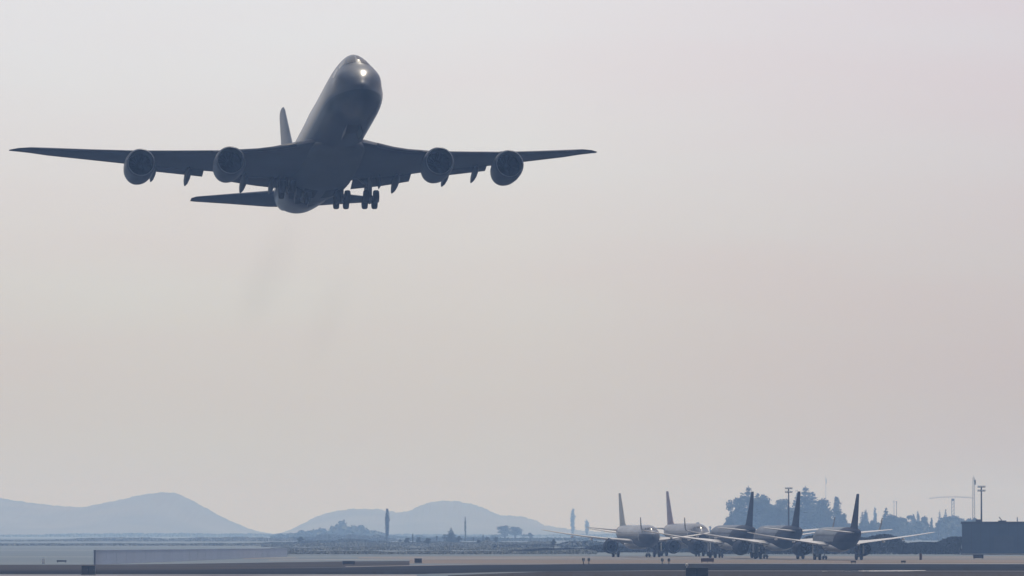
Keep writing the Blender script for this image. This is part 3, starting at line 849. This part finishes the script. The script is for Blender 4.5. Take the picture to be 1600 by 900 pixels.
# ------------------------------------------------------------------ the climbing jumbo jet
J = Hull([
 # x     w     top    bot    mid    pinch
 (0.00, .05, -.72, -.82, -.77, 0), (.12, .48, -.34, -1.16, -.75, 0), (.5, 1.0, .12, -1.58, -.72, 0), (1.2, 1.58, .92, -2.02, -.62, -.35),
 (2.2, 2.12, 1.83, -2.42, -.5, -.5), (3.3, 2.52, 2.58, -2.72, -.36, -.3), (4.3, 2.78, 3.45, -2.92, -.25, .12), (5.4, 2.98, 4.1, -3.07, -.15, .27),
 (7.0, 3.15, 4.52, -3.2, -.05, .31), (9.0, 3.23, 4.66, -3.27, 0, .33), (14, 3.25, 4.66, -3.3, 0, .33), (21, 3.25, 4.62, -3.3, 0, .32),
 (25, 3.25, 4.35, -3.3, 0, .2), (29, 3.25, 3.65, -3.3, 0, .09), (33, 3.25, 3.3, -3.3, 0, .02), (40, 3.25, 3.25, -3.3, 0, 0),
 (50, 3.25, 3.25, -3.15, 0, 0), (55, 3.05, 3.25, -2.6, .1, 0), (60, 2.72, 3.18, -1.9, .5, 0), (65, 2.08, 3.0, -.65, 1.05, 0),
 (69.5, 1.38, 2.78, .45, 1.55, 0), (73, .72, 2.5, 1.2, 1.85, 0), (74.4, .34, 2.28, 1.55, 1.93, 0), (74.7, .12, 2.1, 1.75, 1.93, 0)])
WJ = [(2.0, 20.2, 18.4, -2.25, .125, 2.0), (3.2, 21.4, 17.0, -2.1, .125, 2.0), (7.5, 25.5, 12.9, -2.0, .11, 1.5), (12.2, 29.8, 9.7, -1.25, .10, 1.0), (17, 34.1, 8.1, -.3, .095, .5),
      (21.5, 38.1, 6.7, .62, .09, 0), (26, 42.1, 5.3, 1.65, .09, -.5), (30, 45.7, 4.2, 2.62, .085, -1), (32, 47.6, 3.1, 3.12, .08, -1), (33.3, 49.3, 2.0, 3.42, .07, -1), (34.2, 51.0, .7, 3.62, .06, -1)]

def jumbo():
    root = bpy.data.objects.new('jumbo_jet', None); sc.collection.objects.link(root)
    tag(root, 'huge dark four-engined jumbo jet climbing overhead with its wheels still down', 'airplane')
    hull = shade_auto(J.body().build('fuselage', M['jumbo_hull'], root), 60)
    # flight deck windows, nose-gear bay (a dark patch for its shade), doors
    for s in (1, -1):
        for k, (a0, a1, xo) in enumerate(((.05, .42, 0), (.47, .82, .28), (.87, 1.16, .62))):
            J.patch(3.7 + xo, 5.0 + xo, s * a0, s * a1, .03, 3, 4).build('cockpit_window', M['glass'], hull)
    J.patch(7.4, 11.2, math.pi - .22, math.pi + .22, .03, 6, 6).build('nose_gear_bay_shade', M['dark'], root)
    for s in (1, -1):
        MB().box(7.5, 11.1, -.03, .03, -.95, 0, Matrix.Translation((0, s * .72, -3.16)) @ Matrix.Rotation(R(14 * s), 4, 'X')).build('nose_gear_door', M['jumbo_fair'], root)
    # belly fairing
    FA = Hull([(17.5, .2, -2.9, -3.2, -3.0, 0), (19.5, 2.2, -1.8, -3.62, -2.6, 0), (23, 3.2, -1.1, -4.0, -2.4, 0), (30, 3.62, -.9, -4.22, -2.3, 0), (38, 3.62, -.9, -4.22, -2.3, 0),
               (42, 3.3, -1.1, -3.98, -2.4, 0), (46, 2.3, -1.8, -3.6, -2.6, 0), (49, .3, -2.9, -3.25, -3.0, 0)])
    shade_auto(FA.body(50, 36).build('belly_fairing', M['jumbo_fair'], root), 60)
    for s in (1, -1):
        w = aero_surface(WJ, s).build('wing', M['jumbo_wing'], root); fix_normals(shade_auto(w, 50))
        # trailing-edge flaps, let down a little
        for (a, b, ext, ang) in ((3.7, 10.5, 1.9, 14), (13.1, 20.0, 1.35, 12)):
            st = []
            for k in range(5):
                y = a + (b - a) * k / 4
                q = interp_st(WJ, y)
                xe = q[1] + q[2] * math.cos(R(q[5])); ze = q[3] - q[2] * math.sin(R(q[5]))
                e = ext * (1 - .18 * k / 4)
                st.append((y, xe - e * .42, e * 1.35, ze - .04, .10, ang))
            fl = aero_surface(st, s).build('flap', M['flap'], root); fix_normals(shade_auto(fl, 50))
        # leading-edge slats as a thin droop
        for (a, b) in ((4.6, 10.4), (13.0, 19.6), (22.2, 31.0)):
            st = []
            for k in range(4):
                y = a + (b - a) * k / 3; q = interp_st(WJ, y)
                c = q[2] * .10
                st.append((y, q[1] - c * .55, c * 1.2, q[3] - .10 - c * .05, .32, -12))
            sl = aero_surface(st, s).build('leading_edge_flap', M['flap'], root); fix_normals(shade_auto(sl, 50))
        # flap-track canoes
        for (y, ln, rr) in ((5.5, 5.4, .40), (8.7, 6.4, .46), (14.8, 6.2, .44), (18.5, 5.8, .40)):
            q = interp_st(WJ, y); xe = q[1] + q[2]; ze = q[3] - q[2] * math.sin(R(q[5]))
            prof = [(0, .01), (.06 * ln, rr * .5), (.2 * ln, rr * .9), (.45 * ln, rr), (.7 * ln, rr * .8), (.9 * ln, rr * .38), (ln, .02)]
            cb = MB().lathe_x(prof, (0, 0, 0), 14)
            m_ = Matrix.Translation((xe - ln * .42, s * y, ze - .40)) @ Matrix.Rotation(R(7), 4, 'Y') @ Matrix.Diagonal((1, .8, 1.35, 1))
            cb.v = [tuple(m_ @ Vector(p)) for p in cb.v]
            cb.build('flap_track_fairing', M['jumbo_fair'], root, True)
        # engines
        for (y, xi, zc) in ((11.7, 23.9, -3.55), (20.9, 32.2, -2.0)):
            q = interp_st(WJ, y)
            engine(root, (xi, s * y, zc), 1.69, 5.6, (M['nacelle'], M['lip'], M['fan']), 18, (q[1] + .5, q[3] + .1, q[1] + q[2] * .55, q[3] - .3))
        # tailplane
        hs = [(0.9, 62.2, 10.2, 1.35, .10, -1), (2.0, 63.2, 9.4, 1.42, .10, -1), (6.5, 67.2, 6.0, 1.95, .095, -1), (10.6, 70.9, 3.0, 2.42, .09, -1), (11.1, 71.9, 1.9, 2.48, .08, -1)]
        t = aero_surface(hs, s).build('tailplane', M['jumbo_wing'], root); fix_normals(shade_auto(t, 50))
    fs = [(0, 57.5, 14.2, 2.6, .09, 0), (0, 60.2, 12.2, 4.2, .10, 0), (0, 66.0, 8.2, 9.3, .095, 0), (0, 70.0, 5.2, 12.9, .09, 0), (0, 71.0, 4.0, 13.4, .08, 0)]
    fn = aero_surface(fs, 1, True).build('tail_fin', M['jumbo_fin'], root); fix_normals(shade_auto(fn, 50))
    # four four-wheel bogies with open doors
    for (x, y, zt, zw) in ((36.6, 4.0, -2.4, -4.1), (36.6, -5.5, -2.2, -5.25), (39.0, 1.9, -3.4, -4.2), (39.0, -2.55, -3.4, -4.75)):
        g_ = MB().tube((x - .2, y, zt), (x, y, zw), .24, .19).tube((x, y, zw + 1.6), (x + 1.5, y, zt - .1), .10, .10, 8).tube((x, y, zw + 1.3), (x - .1, y * .62, zt - .1), .09, .09, 8)
        for dx in (-.74, .74):
            dz = .20 * (dx / .74)
            g_.tube((x + dx, y - .62, zw - dz), (x + dx, y + .62, zw - dz), .11, .11, 8)
        g_.tube((x - .85, y, zw + .22), (x + .85, y, zw - .22), .15, .15, 8)
        gear = shade_auto(g_.build('landing_gear', M['gear'], root), 40)
        for dx in (-.74, .74):
            for dy in (-.56, .56): wheel(gear, (x + dx, y + dy, zw - .20 * (dx / .74)), .74, .60)
        sd = 1 if y > 0 else -1
        MB().box(-1.2, 1.1, -.04, .04, -1.25, .1, Matrix.Translation((x, y + sd * (.95 if abs(y) > 3 else -.78), zt - (.35 if abs(y) > 3 else .72))) @ Matrix.Rotation(R(8 * sd), 4, 'X')).build('gear_door', M['jumbo_fair'], gear)
    # dark patches on the fairing: the wheel wells' shade as colour
    FA.patch(36.5, 41.5, math.pi - .55, math.pi - .12, .03, 4, 4).build('wheel_well_shade', M['dark'], root)
    FA.patch(36.5, 41.5, math.pi + .12, math.pi + .55, .03, 4, 4).build('wheel_well_shade', M['dark'], root)
    # attitude: nose towards the camera, a little to its right, climbing
    yaw, pitch, roll = R(JY), R(JP), R(JR)
    B = Matrix(((0, -1, 0), (1, 0, 0), (0, 0, 1)))
    rot = Matrix.Rotation(yaw, 3, 'Z') @ B @ Matrix.Rotation(pitch, 3, 'Y') @ Matrix.Rotation(roll, 3, 'X')
    pos = Vector(JPOS) - rot @ Vector((36, 0, 0))
    root.matrix_world = Matrix.Translation(pos) @ rot.to_4x4()
    return root
JY, JP, JR = 8.70, 9.18, -.32
JPOS = (-21.55, 723.6, 47.87)
jumbo()

def smoke(p0, p1, rad, dens, seed, label):
    sm = bpy.data.materials.new('exhaust_air'); sm.use_nodes = True
    t = sm.node_tree; t.nodes.clear(); N, L = t.nodes.new, t.links.new
    o = N('ShaderNodeOutputMaterial'); v = N('ShaderNodeVolumePrincipled')
    v.inputs['Color'].default_value = (.30, .29, .30, 1)
    tc = N('ShaderNodeTexCoord')
    d = N('ShaderNodeVectorMath'); d.operation = 'DOT_PRODUCT'; L(tc.outputs['Object'], d.inputs[0]); L(tc.outputs['Object'], d.inputs[1])
    f = N('ShaderNodeMapRange'); f.inputs['From Min'].default_value = 0; f.inputs['From Max'].default_value = 1; f.inputs['To Min'].default_value = 1; f.inputs['To Max'].default_value = 0
    L(d.outputs['Value'], f.inputs['Value'])
    n = N('ShaderNodeTexNoise'); n.inputs['Scale'].default_value = 1.6; n.inputs['Detail'].default_value = 2
    mp = N('ShaderNodeMapping'); mp.inputs['Location'].default_value = (seed, 0, 0); L(tc.outputs['Object'], mp.inputs['Vector']); L(mp.outputs[0], n.inputs['Vector'])
    m = N('ShaderNodeMath'); m.operation = 'MULTIPLY'; L(f.outputs[0], m.inputs[0]); L(n.outputs['Fac'], m.inputs[1])
    m2 = N('ShaderNodeMath'); m2.operation = 'MULTIPLY'; L(m.outputs[0], m2.inputs[0]); m2.inputs[1].default_value = dens
    L(m2.outputs[0], v.inputs['Density']); L(v.outputs[0], o.inputs['Volume'])
    b = MB().lathe_y([(-math.cos(math.pi * k / 12), max(.01, math.sin(math.pi * k / 12))) for k in range(13)], (0, 0, 0), 20)
    e = b.build('exhaust_smoke', sm, None, True); fix_normals(e)
    p0, p1 = Vector(p0), Vector(p1)
    e.location = (p0 + p1) / 2
    e.rotation_euler = (p1 - p0).to_track_quat('Y', 'Z').to_euler()
    e.scale = (rad, (p1 - p0).length / 2, rad)
    tag(e, label, 'smoke', kind='stuff')
def air(px, py, Y): return (gx(px, Y), Y, gz(py, Y))
smoke(air(464, 316, 768), air(376, 525, 910), 3.5, .0040, 0, 'faint grey smear of exhaust smoke right behind the jumbo jet tail')
smoke(air(548, 400, 840), air(478, 585, 960), 3.2, .0026, 5, 'second and fainter smear of exhaust smoke lower in the sky')

# ------------------------------------------------------------------ parked twin-engined airliners
A = Hull([
 (0, .04, -.42, -.5, -.46, 0), (.15, .42, -.1, -.85, -.45, 0), (.6, .86, .35, -1.28, -.42, 0), (1.4, 1.3, .92, -1.65, -.3, 0), (2.3, 1.62, 1.5, -1.86, -.18, 0),
 (3.4, 1.85, 1.9, -1.98, -.06, 0), (5, 1.95, 2.05, -2.05, 0, 0), (8, 1.975, 2.07, -2.07, 0, 0), (22, 1.975, 2.07, -2.07, 0, 0), (26, 1.93, 2.07, -1.85, .05, 0),
 (30, 1.6, 2.02, -1.05, .4, 0), (33.5, 1.08, 1.9, -.1, .85, 0), (36.3, .5, 1.65, .75, 1.2, 0), (37.5, .2, 1.45, 1.1, 1.28, 0)])
WA = [(1.5, 10.9, 7.9, -.95, .14, 2), (2.0, 11.4, 7.2, -.9, .13, 2), (6.4, 14.0, 4.3, -.42, .115, 1), (10, 16.0, 3.2, .02, .105, 0), (14, 18.2, 2.3, .62, .10, -1), (16.6, 19.6, 1.75, 1.08, .10, -1), (17.0, 20.0, 1.35, 1.16, .09, -1)]
ZC = 3.82
def airliner(name, label, liv, sharklet, loc_px, Y, yaw_deg, scale, facing):
    """liv: hull, wing, fin, nacelle materials. The root sits on the ground between the main wheels."""
    hullm, wingm, finm, nacm = liv
    root = bpy.data.objects.new(name, None); sc.collection.objects.link(root)
    tag(root, label, 'airplane', 'airliners parked in a row')
    X0 = 17.7
    def sh(o):
        o.data.transform(Matrix.Translation((-X0, 0, ZC))); return o
    def body_mat(o): return o
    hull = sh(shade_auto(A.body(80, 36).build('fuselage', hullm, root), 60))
    for s in (1, -1):
        for (a0, a1, xo) in ((.06, .45, 0), (.5, .86, .2), (.9, 1.2, .5)):
            sh(A.patch(1.9 + xo, 2.55 + xo, s * a0, s * a1, .02, 2, 3).build('cockpit_window', M['glass'], hull))
        for xd in (4.0,):
            sh(A.patch(xd, xd + .85, s * 1.22, s * 1.95, .014, 1, 4).build('cabin_door', M['steel'], hull))
    FA = Hull([(9.5, .1, -1.6, -1.9, -1.7, 0), (11, 1.4, -1.0, -2.25, -1.5, 0), (14, 2.0, -.7, -2.38, -1.4, 0), (19, 2.0, -.7, -2.38, -1.4, 0), (22, 1.3, -1.1, -2.2, -1.6, 0), (24, .1, -1.7, -1.95, -1.8, 0)])
    sh(shade_auto(FA.body(30, 24).build('belly_fairing', wingm, root), 60))
    for s in (1, -1):
        sh(fix_normals(shade_auto(aero_surface(WA, s).build('wing', wingm, root), 50)))
        if sharklet:
            st = [(17.0, 20.05, 1.3, 1.16), (17.28, 20.5, 1.1, 1.35), (17.45, 21.0, .9, 2.0), (17.62, 21.7, .55, 3.45)]
            v = []
            for (y, x, c, z) in st:
                v += [(x, s * (y - .05), z), (x + c, s * (y - .02), z), (x + c, s * (y + .02), z), (x, s * (y + .05), z)]
            f = [(i * 4 + k, i * 4 + (k + 1) % 4, i * 4 + 4 + (k + 1) % 4, i * 4 + 4 + k) for i in range(3) for k in range(4)] + [(0, 1, 2, 3), (12, 15, 14, 13)]
            sh(fix_normals(MB().add(v, f).build('winglet', M['steel'], root)))
        q = interp_st(WA, 5.75)
        e = engine(root, (10.1, s * 5.75, -1.86), 1.28, 4.0, (nacm, M['lip'], M['fan']), 14, (q[1] + .3, q[3] + .05, q[1] + q[2] * .6, q[3] - .2))
        sh(e)
        for ch in e.children: sh(ch)
        for y in (3.6, 8.2, 11.6):
            q = interp_st(WA, y); ln = 3.0
            cb = MB().lathe_x([(0, .01), (.2 * ln, .17), (.5 * ln, .2), (.8 * ln, .12), (ln, .01)], (q[1] + q[2] - ln * .62, s * y, q[3] - .34), 10)
            sh(cb.build('flap_track_fairing', wingm, root, True))
        hs = [(.5, 31.4, 4.6, 1.05, .1, 0), (1.0, 31.9, 4.2, 1.1, .1, 0), (6.0, 34.9, 1.7, 1.62, .09, 0), (6.22, 35.3, 1.2, 1.65, .08, 0)]
        sh(fix_normals(shade_auto(aero_surface(hs, s).build('tailplane', wingm, root), 50)))
    fs = [(0, 28.2, 7.6, 1.6, .085, 0), (0, 29.9, 6.0, 2.4, .095, 0), (0, 32.4, 4.2, 5.2, .09, 0), (0, 34.6, 2.5, 7.7, .085, 0), (0, 34.9, 2.1, 7.94, .08, 0)]
    sh(fix_normals(shade_auto(aero_surface(fs, 1, True).build('tail_fin', finm, root), 50)))
    # gear
    for (x, y) in ((17.7, 3.8), (17.7, -3.8), (5.07, 0)):
        main = y != 0
        r = .585 if main else .38
        zw = -ZC + r
        g_ = MB().tube((x - .1, y, -1.1 if main else -1.7), (x, y, zw), .15 if main else .11, .12 if main else .08).tube((x, y - .55, zw), (x, y + .55, zw), .08)
        if main: g_.tube((x, y, zw + 1.0), (x, y * .55, -1.6), .08)
        gr = sh(shade_auto(g_.build('landing_gear', M['gear'], root), 40))
        for dy in ((-.46, .46) if main else (-.26, .26)):
            sh(wheel(gr, (x, y + dy, zw), r, .42 if main else .24))
        sd = 1 if y > 0 else -1
        if main: sh(MB().box(x - .55, x + .55, y + sd * .80, y + sd * .86, zw + .55, -1.15).build('gear_door', wingm, gr))
        else: sh(MB().box(x - .8, x - .1, -.42, -.38, -2.6, -1.9).box(x - .8, x - .1, .38, .42, -2.6, -1.9).build('gear_door', hullm, gr))
    # +X body = aft. facing away: aft points at the camera
    x = gx(loc_px, Y)
    root.location = (x, Y, 0)
    root.rotation_euler = (0, 0, R(-90 + yaw_deg) if not facing else R(90 + yaw_deg))
    root.scale = (scale,) * 3
    return root

def livery(n, front, rear, belly, x0, fin, wing=(.42, .43, .45), nac=(.012, .018, .036), slope=-1.5, zb=3.3, coat=0):  # belly below zb: shade of the lower hull put into its colour
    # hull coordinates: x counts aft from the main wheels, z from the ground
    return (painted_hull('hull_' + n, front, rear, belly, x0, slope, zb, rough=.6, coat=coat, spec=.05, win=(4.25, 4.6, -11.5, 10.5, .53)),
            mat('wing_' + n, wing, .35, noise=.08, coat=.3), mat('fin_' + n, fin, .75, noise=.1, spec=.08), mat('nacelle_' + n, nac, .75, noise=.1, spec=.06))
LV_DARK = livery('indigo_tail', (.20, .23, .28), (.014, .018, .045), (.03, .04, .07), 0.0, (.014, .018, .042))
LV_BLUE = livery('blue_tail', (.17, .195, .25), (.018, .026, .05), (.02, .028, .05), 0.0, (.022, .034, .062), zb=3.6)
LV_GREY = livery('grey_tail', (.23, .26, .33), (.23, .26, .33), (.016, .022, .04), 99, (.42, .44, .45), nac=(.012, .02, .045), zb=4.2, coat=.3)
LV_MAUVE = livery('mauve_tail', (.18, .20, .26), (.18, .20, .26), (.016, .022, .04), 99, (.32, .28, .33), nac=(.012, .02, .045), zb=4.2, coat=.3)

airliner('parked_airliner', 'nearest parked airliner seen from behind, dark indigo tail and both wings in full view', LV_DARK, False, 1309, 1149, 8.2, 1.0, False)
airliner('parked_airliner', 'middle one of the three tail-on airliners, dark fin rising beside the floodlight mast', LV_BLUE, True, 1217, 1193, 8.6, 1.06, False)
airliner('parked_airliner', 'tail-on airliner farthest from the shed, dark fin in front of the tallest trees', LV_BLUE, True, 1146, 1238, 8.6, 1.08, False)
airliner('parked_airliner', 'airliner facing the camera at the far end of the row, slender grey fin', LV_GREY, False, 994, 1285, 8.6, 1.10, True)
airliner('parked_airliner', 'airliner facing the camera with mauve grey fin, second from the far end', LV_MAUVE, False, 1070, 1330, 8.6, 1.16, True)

# ------------------------------------------------------------------ small airfield furniture
def cabinet(px, base, w, h, label, lampside=None, d=.9):
    x, y = ground_at(px, base)
    root = empty('equipment_cabinet', label, 'cabinet', (x, y, .03))
    MB().box(-w / 2 - .1, w / 2 + .1, -d / 2 - .1, d / 2 + .1, 0, .1).build('plinth', M['concrete'], root)
    MB().box(-w / 2, w / 2, -d / 2, d / 2, .101, h - .06).build('housing', M['cabinet'], root)
    MB().box(-w / 2 - .05, w / 2 + .05, -d / 2 - .05, d / 2 + .05, h - .06 + .001, h).build('lid', M['steel_dark'], root)
    for k in range(2):
        dr = MB().box(-w / 2 + .06 + k * w / 2, -.06 + k * w / 2, -d / 2 - .03, -d / 2 - .002, .16, h - .14).build('door', M['steel_dark'], root)
        MB().box(-.14 + k * w / 2, -.10 + k * w / 2, -d / 2 - .06, -d / 2 - .031, h * .5, h * .5 + .12).build('handle', M['steel'], dr)
    if lampside is not None:
        MB().tube((lampside, 0, h), (lampside, 0, h + .16), .05).lathe_y([(-.16, .09), (-.08, .17), (.08, .17), (.16, .09)], (lampside, 0, h + .32), 12).build('lamp', M['white'], root)
cabinet(139, 898.7, 1.55, 1.08, 'small dark cabinet standing alone on the verge below the first hill')
cabinet(1088.5, 902.5, 2.45, 1.05, 'wide dark cabinet with a small white lamp on top, nearest the camera', -1.1)

def field_sign(px, base, w, h, label, m='sign', name='runway_sign'):
    x, y = ground_at(px, base)
    root = empty(name, label, 'sign', (x, y, .03))
    MB().box(-w / 2, w / 2, -.12, .12, .16, h).build('panel', M[m], root)
    MB().box(-w / 2 + .08, w / 2 - .08, -.13, -.122, .22, h - .06).build('face', M[m], root)
    n = max(2, int(w / .7))
    for k in range(n): MB().box(-w / 2 + .1 + k * (w - .3) / (n - 1), -w / 2 + .2 + k * (w - .3) / (n - 1), -.06, .06, 0, .159).build('leg', M['steel_dark'], root)
field_sign(545, 883.2, 1.85, .62, 'low dark runway sign on the field between the long wall and service vehicle')
field_sign(1105, 879.4, 2.1, .72, 'low brownish airfield sign just above the wide dark cabinet', 'brown')
field_sign(1411, 880.5, .75, .45, 'tiny dark sign on the verge under the far wing of the nearest airliner')
field_sign(1333, 880.6, .85, .42, 'tiny dark sign on the verge below the wheels of the nearest airliner')
field_sign(1528, 873.6, 1.9, .8, 'blue-grey sign box standing in front of the big shed')
field_sign(97, 879.4, 1.6, .4, 'faint thin sign in the haze near the small white box')

def guard_light(px, base, label):
    x, y = ground_at(px, base)
    root = empty('guard_light', label, 'light', (x, y, .03), 0, 'low guard lights beside the taxiway')
    MB().tube((0, 0, 0), (0, 0, .45), .06).box(-.14, .14, -.14, .14, 0, .05).build('post', M['steel_dark'], root)
    h = MB().box(-.19, .19, -.12, .12, .45, .92).build('lamp_head', M['cabinet'], root)
    for k in range(2): MB().lathe_y([(-.03, .06), (.0, .08)], (0, -.155, .57 + k * .22), 10).build('lens', M['lamp'], h)
guard_light(911.5, 881.5, 'first of the guard light pair below the wing of the far-end airliner')
guard_light(920, 881.3, 'second of the guard light pair below the wing of the far-end airliner')
guard_light(1034.5, 882, 'first of the guard light pair below the engine of the far-end airliner')
guard_light(1045, 882, 'second of the guard light pair below the engine of the far-end airliner')

cabinet(653.5, 880.3, 1.15, .78, 'small dark cabinet in the middle of the field beyond the end of the long wall')
field_sign(68.5, 881.3, .5, .85, 'tiny upright white board catching the light far out in the haze', 'white', 'marker_board')

def barrel():
    x, y = ground_at(1438, 875)
    root = empty('marker_post', 'short thick rust-brown post alone on the verge between the wing tip and the shed', 'post', (x, y, .03))
    MB().tube((0, 0, 0), (0, 0, 1.1), .24, .24, 14).build('post', M['brown'], root)
    MB().tube((0, 0, 1.101), (0, 0, 1.3), .26, .14, 14).build('cap', M['steel_dark'], root)
barrel()
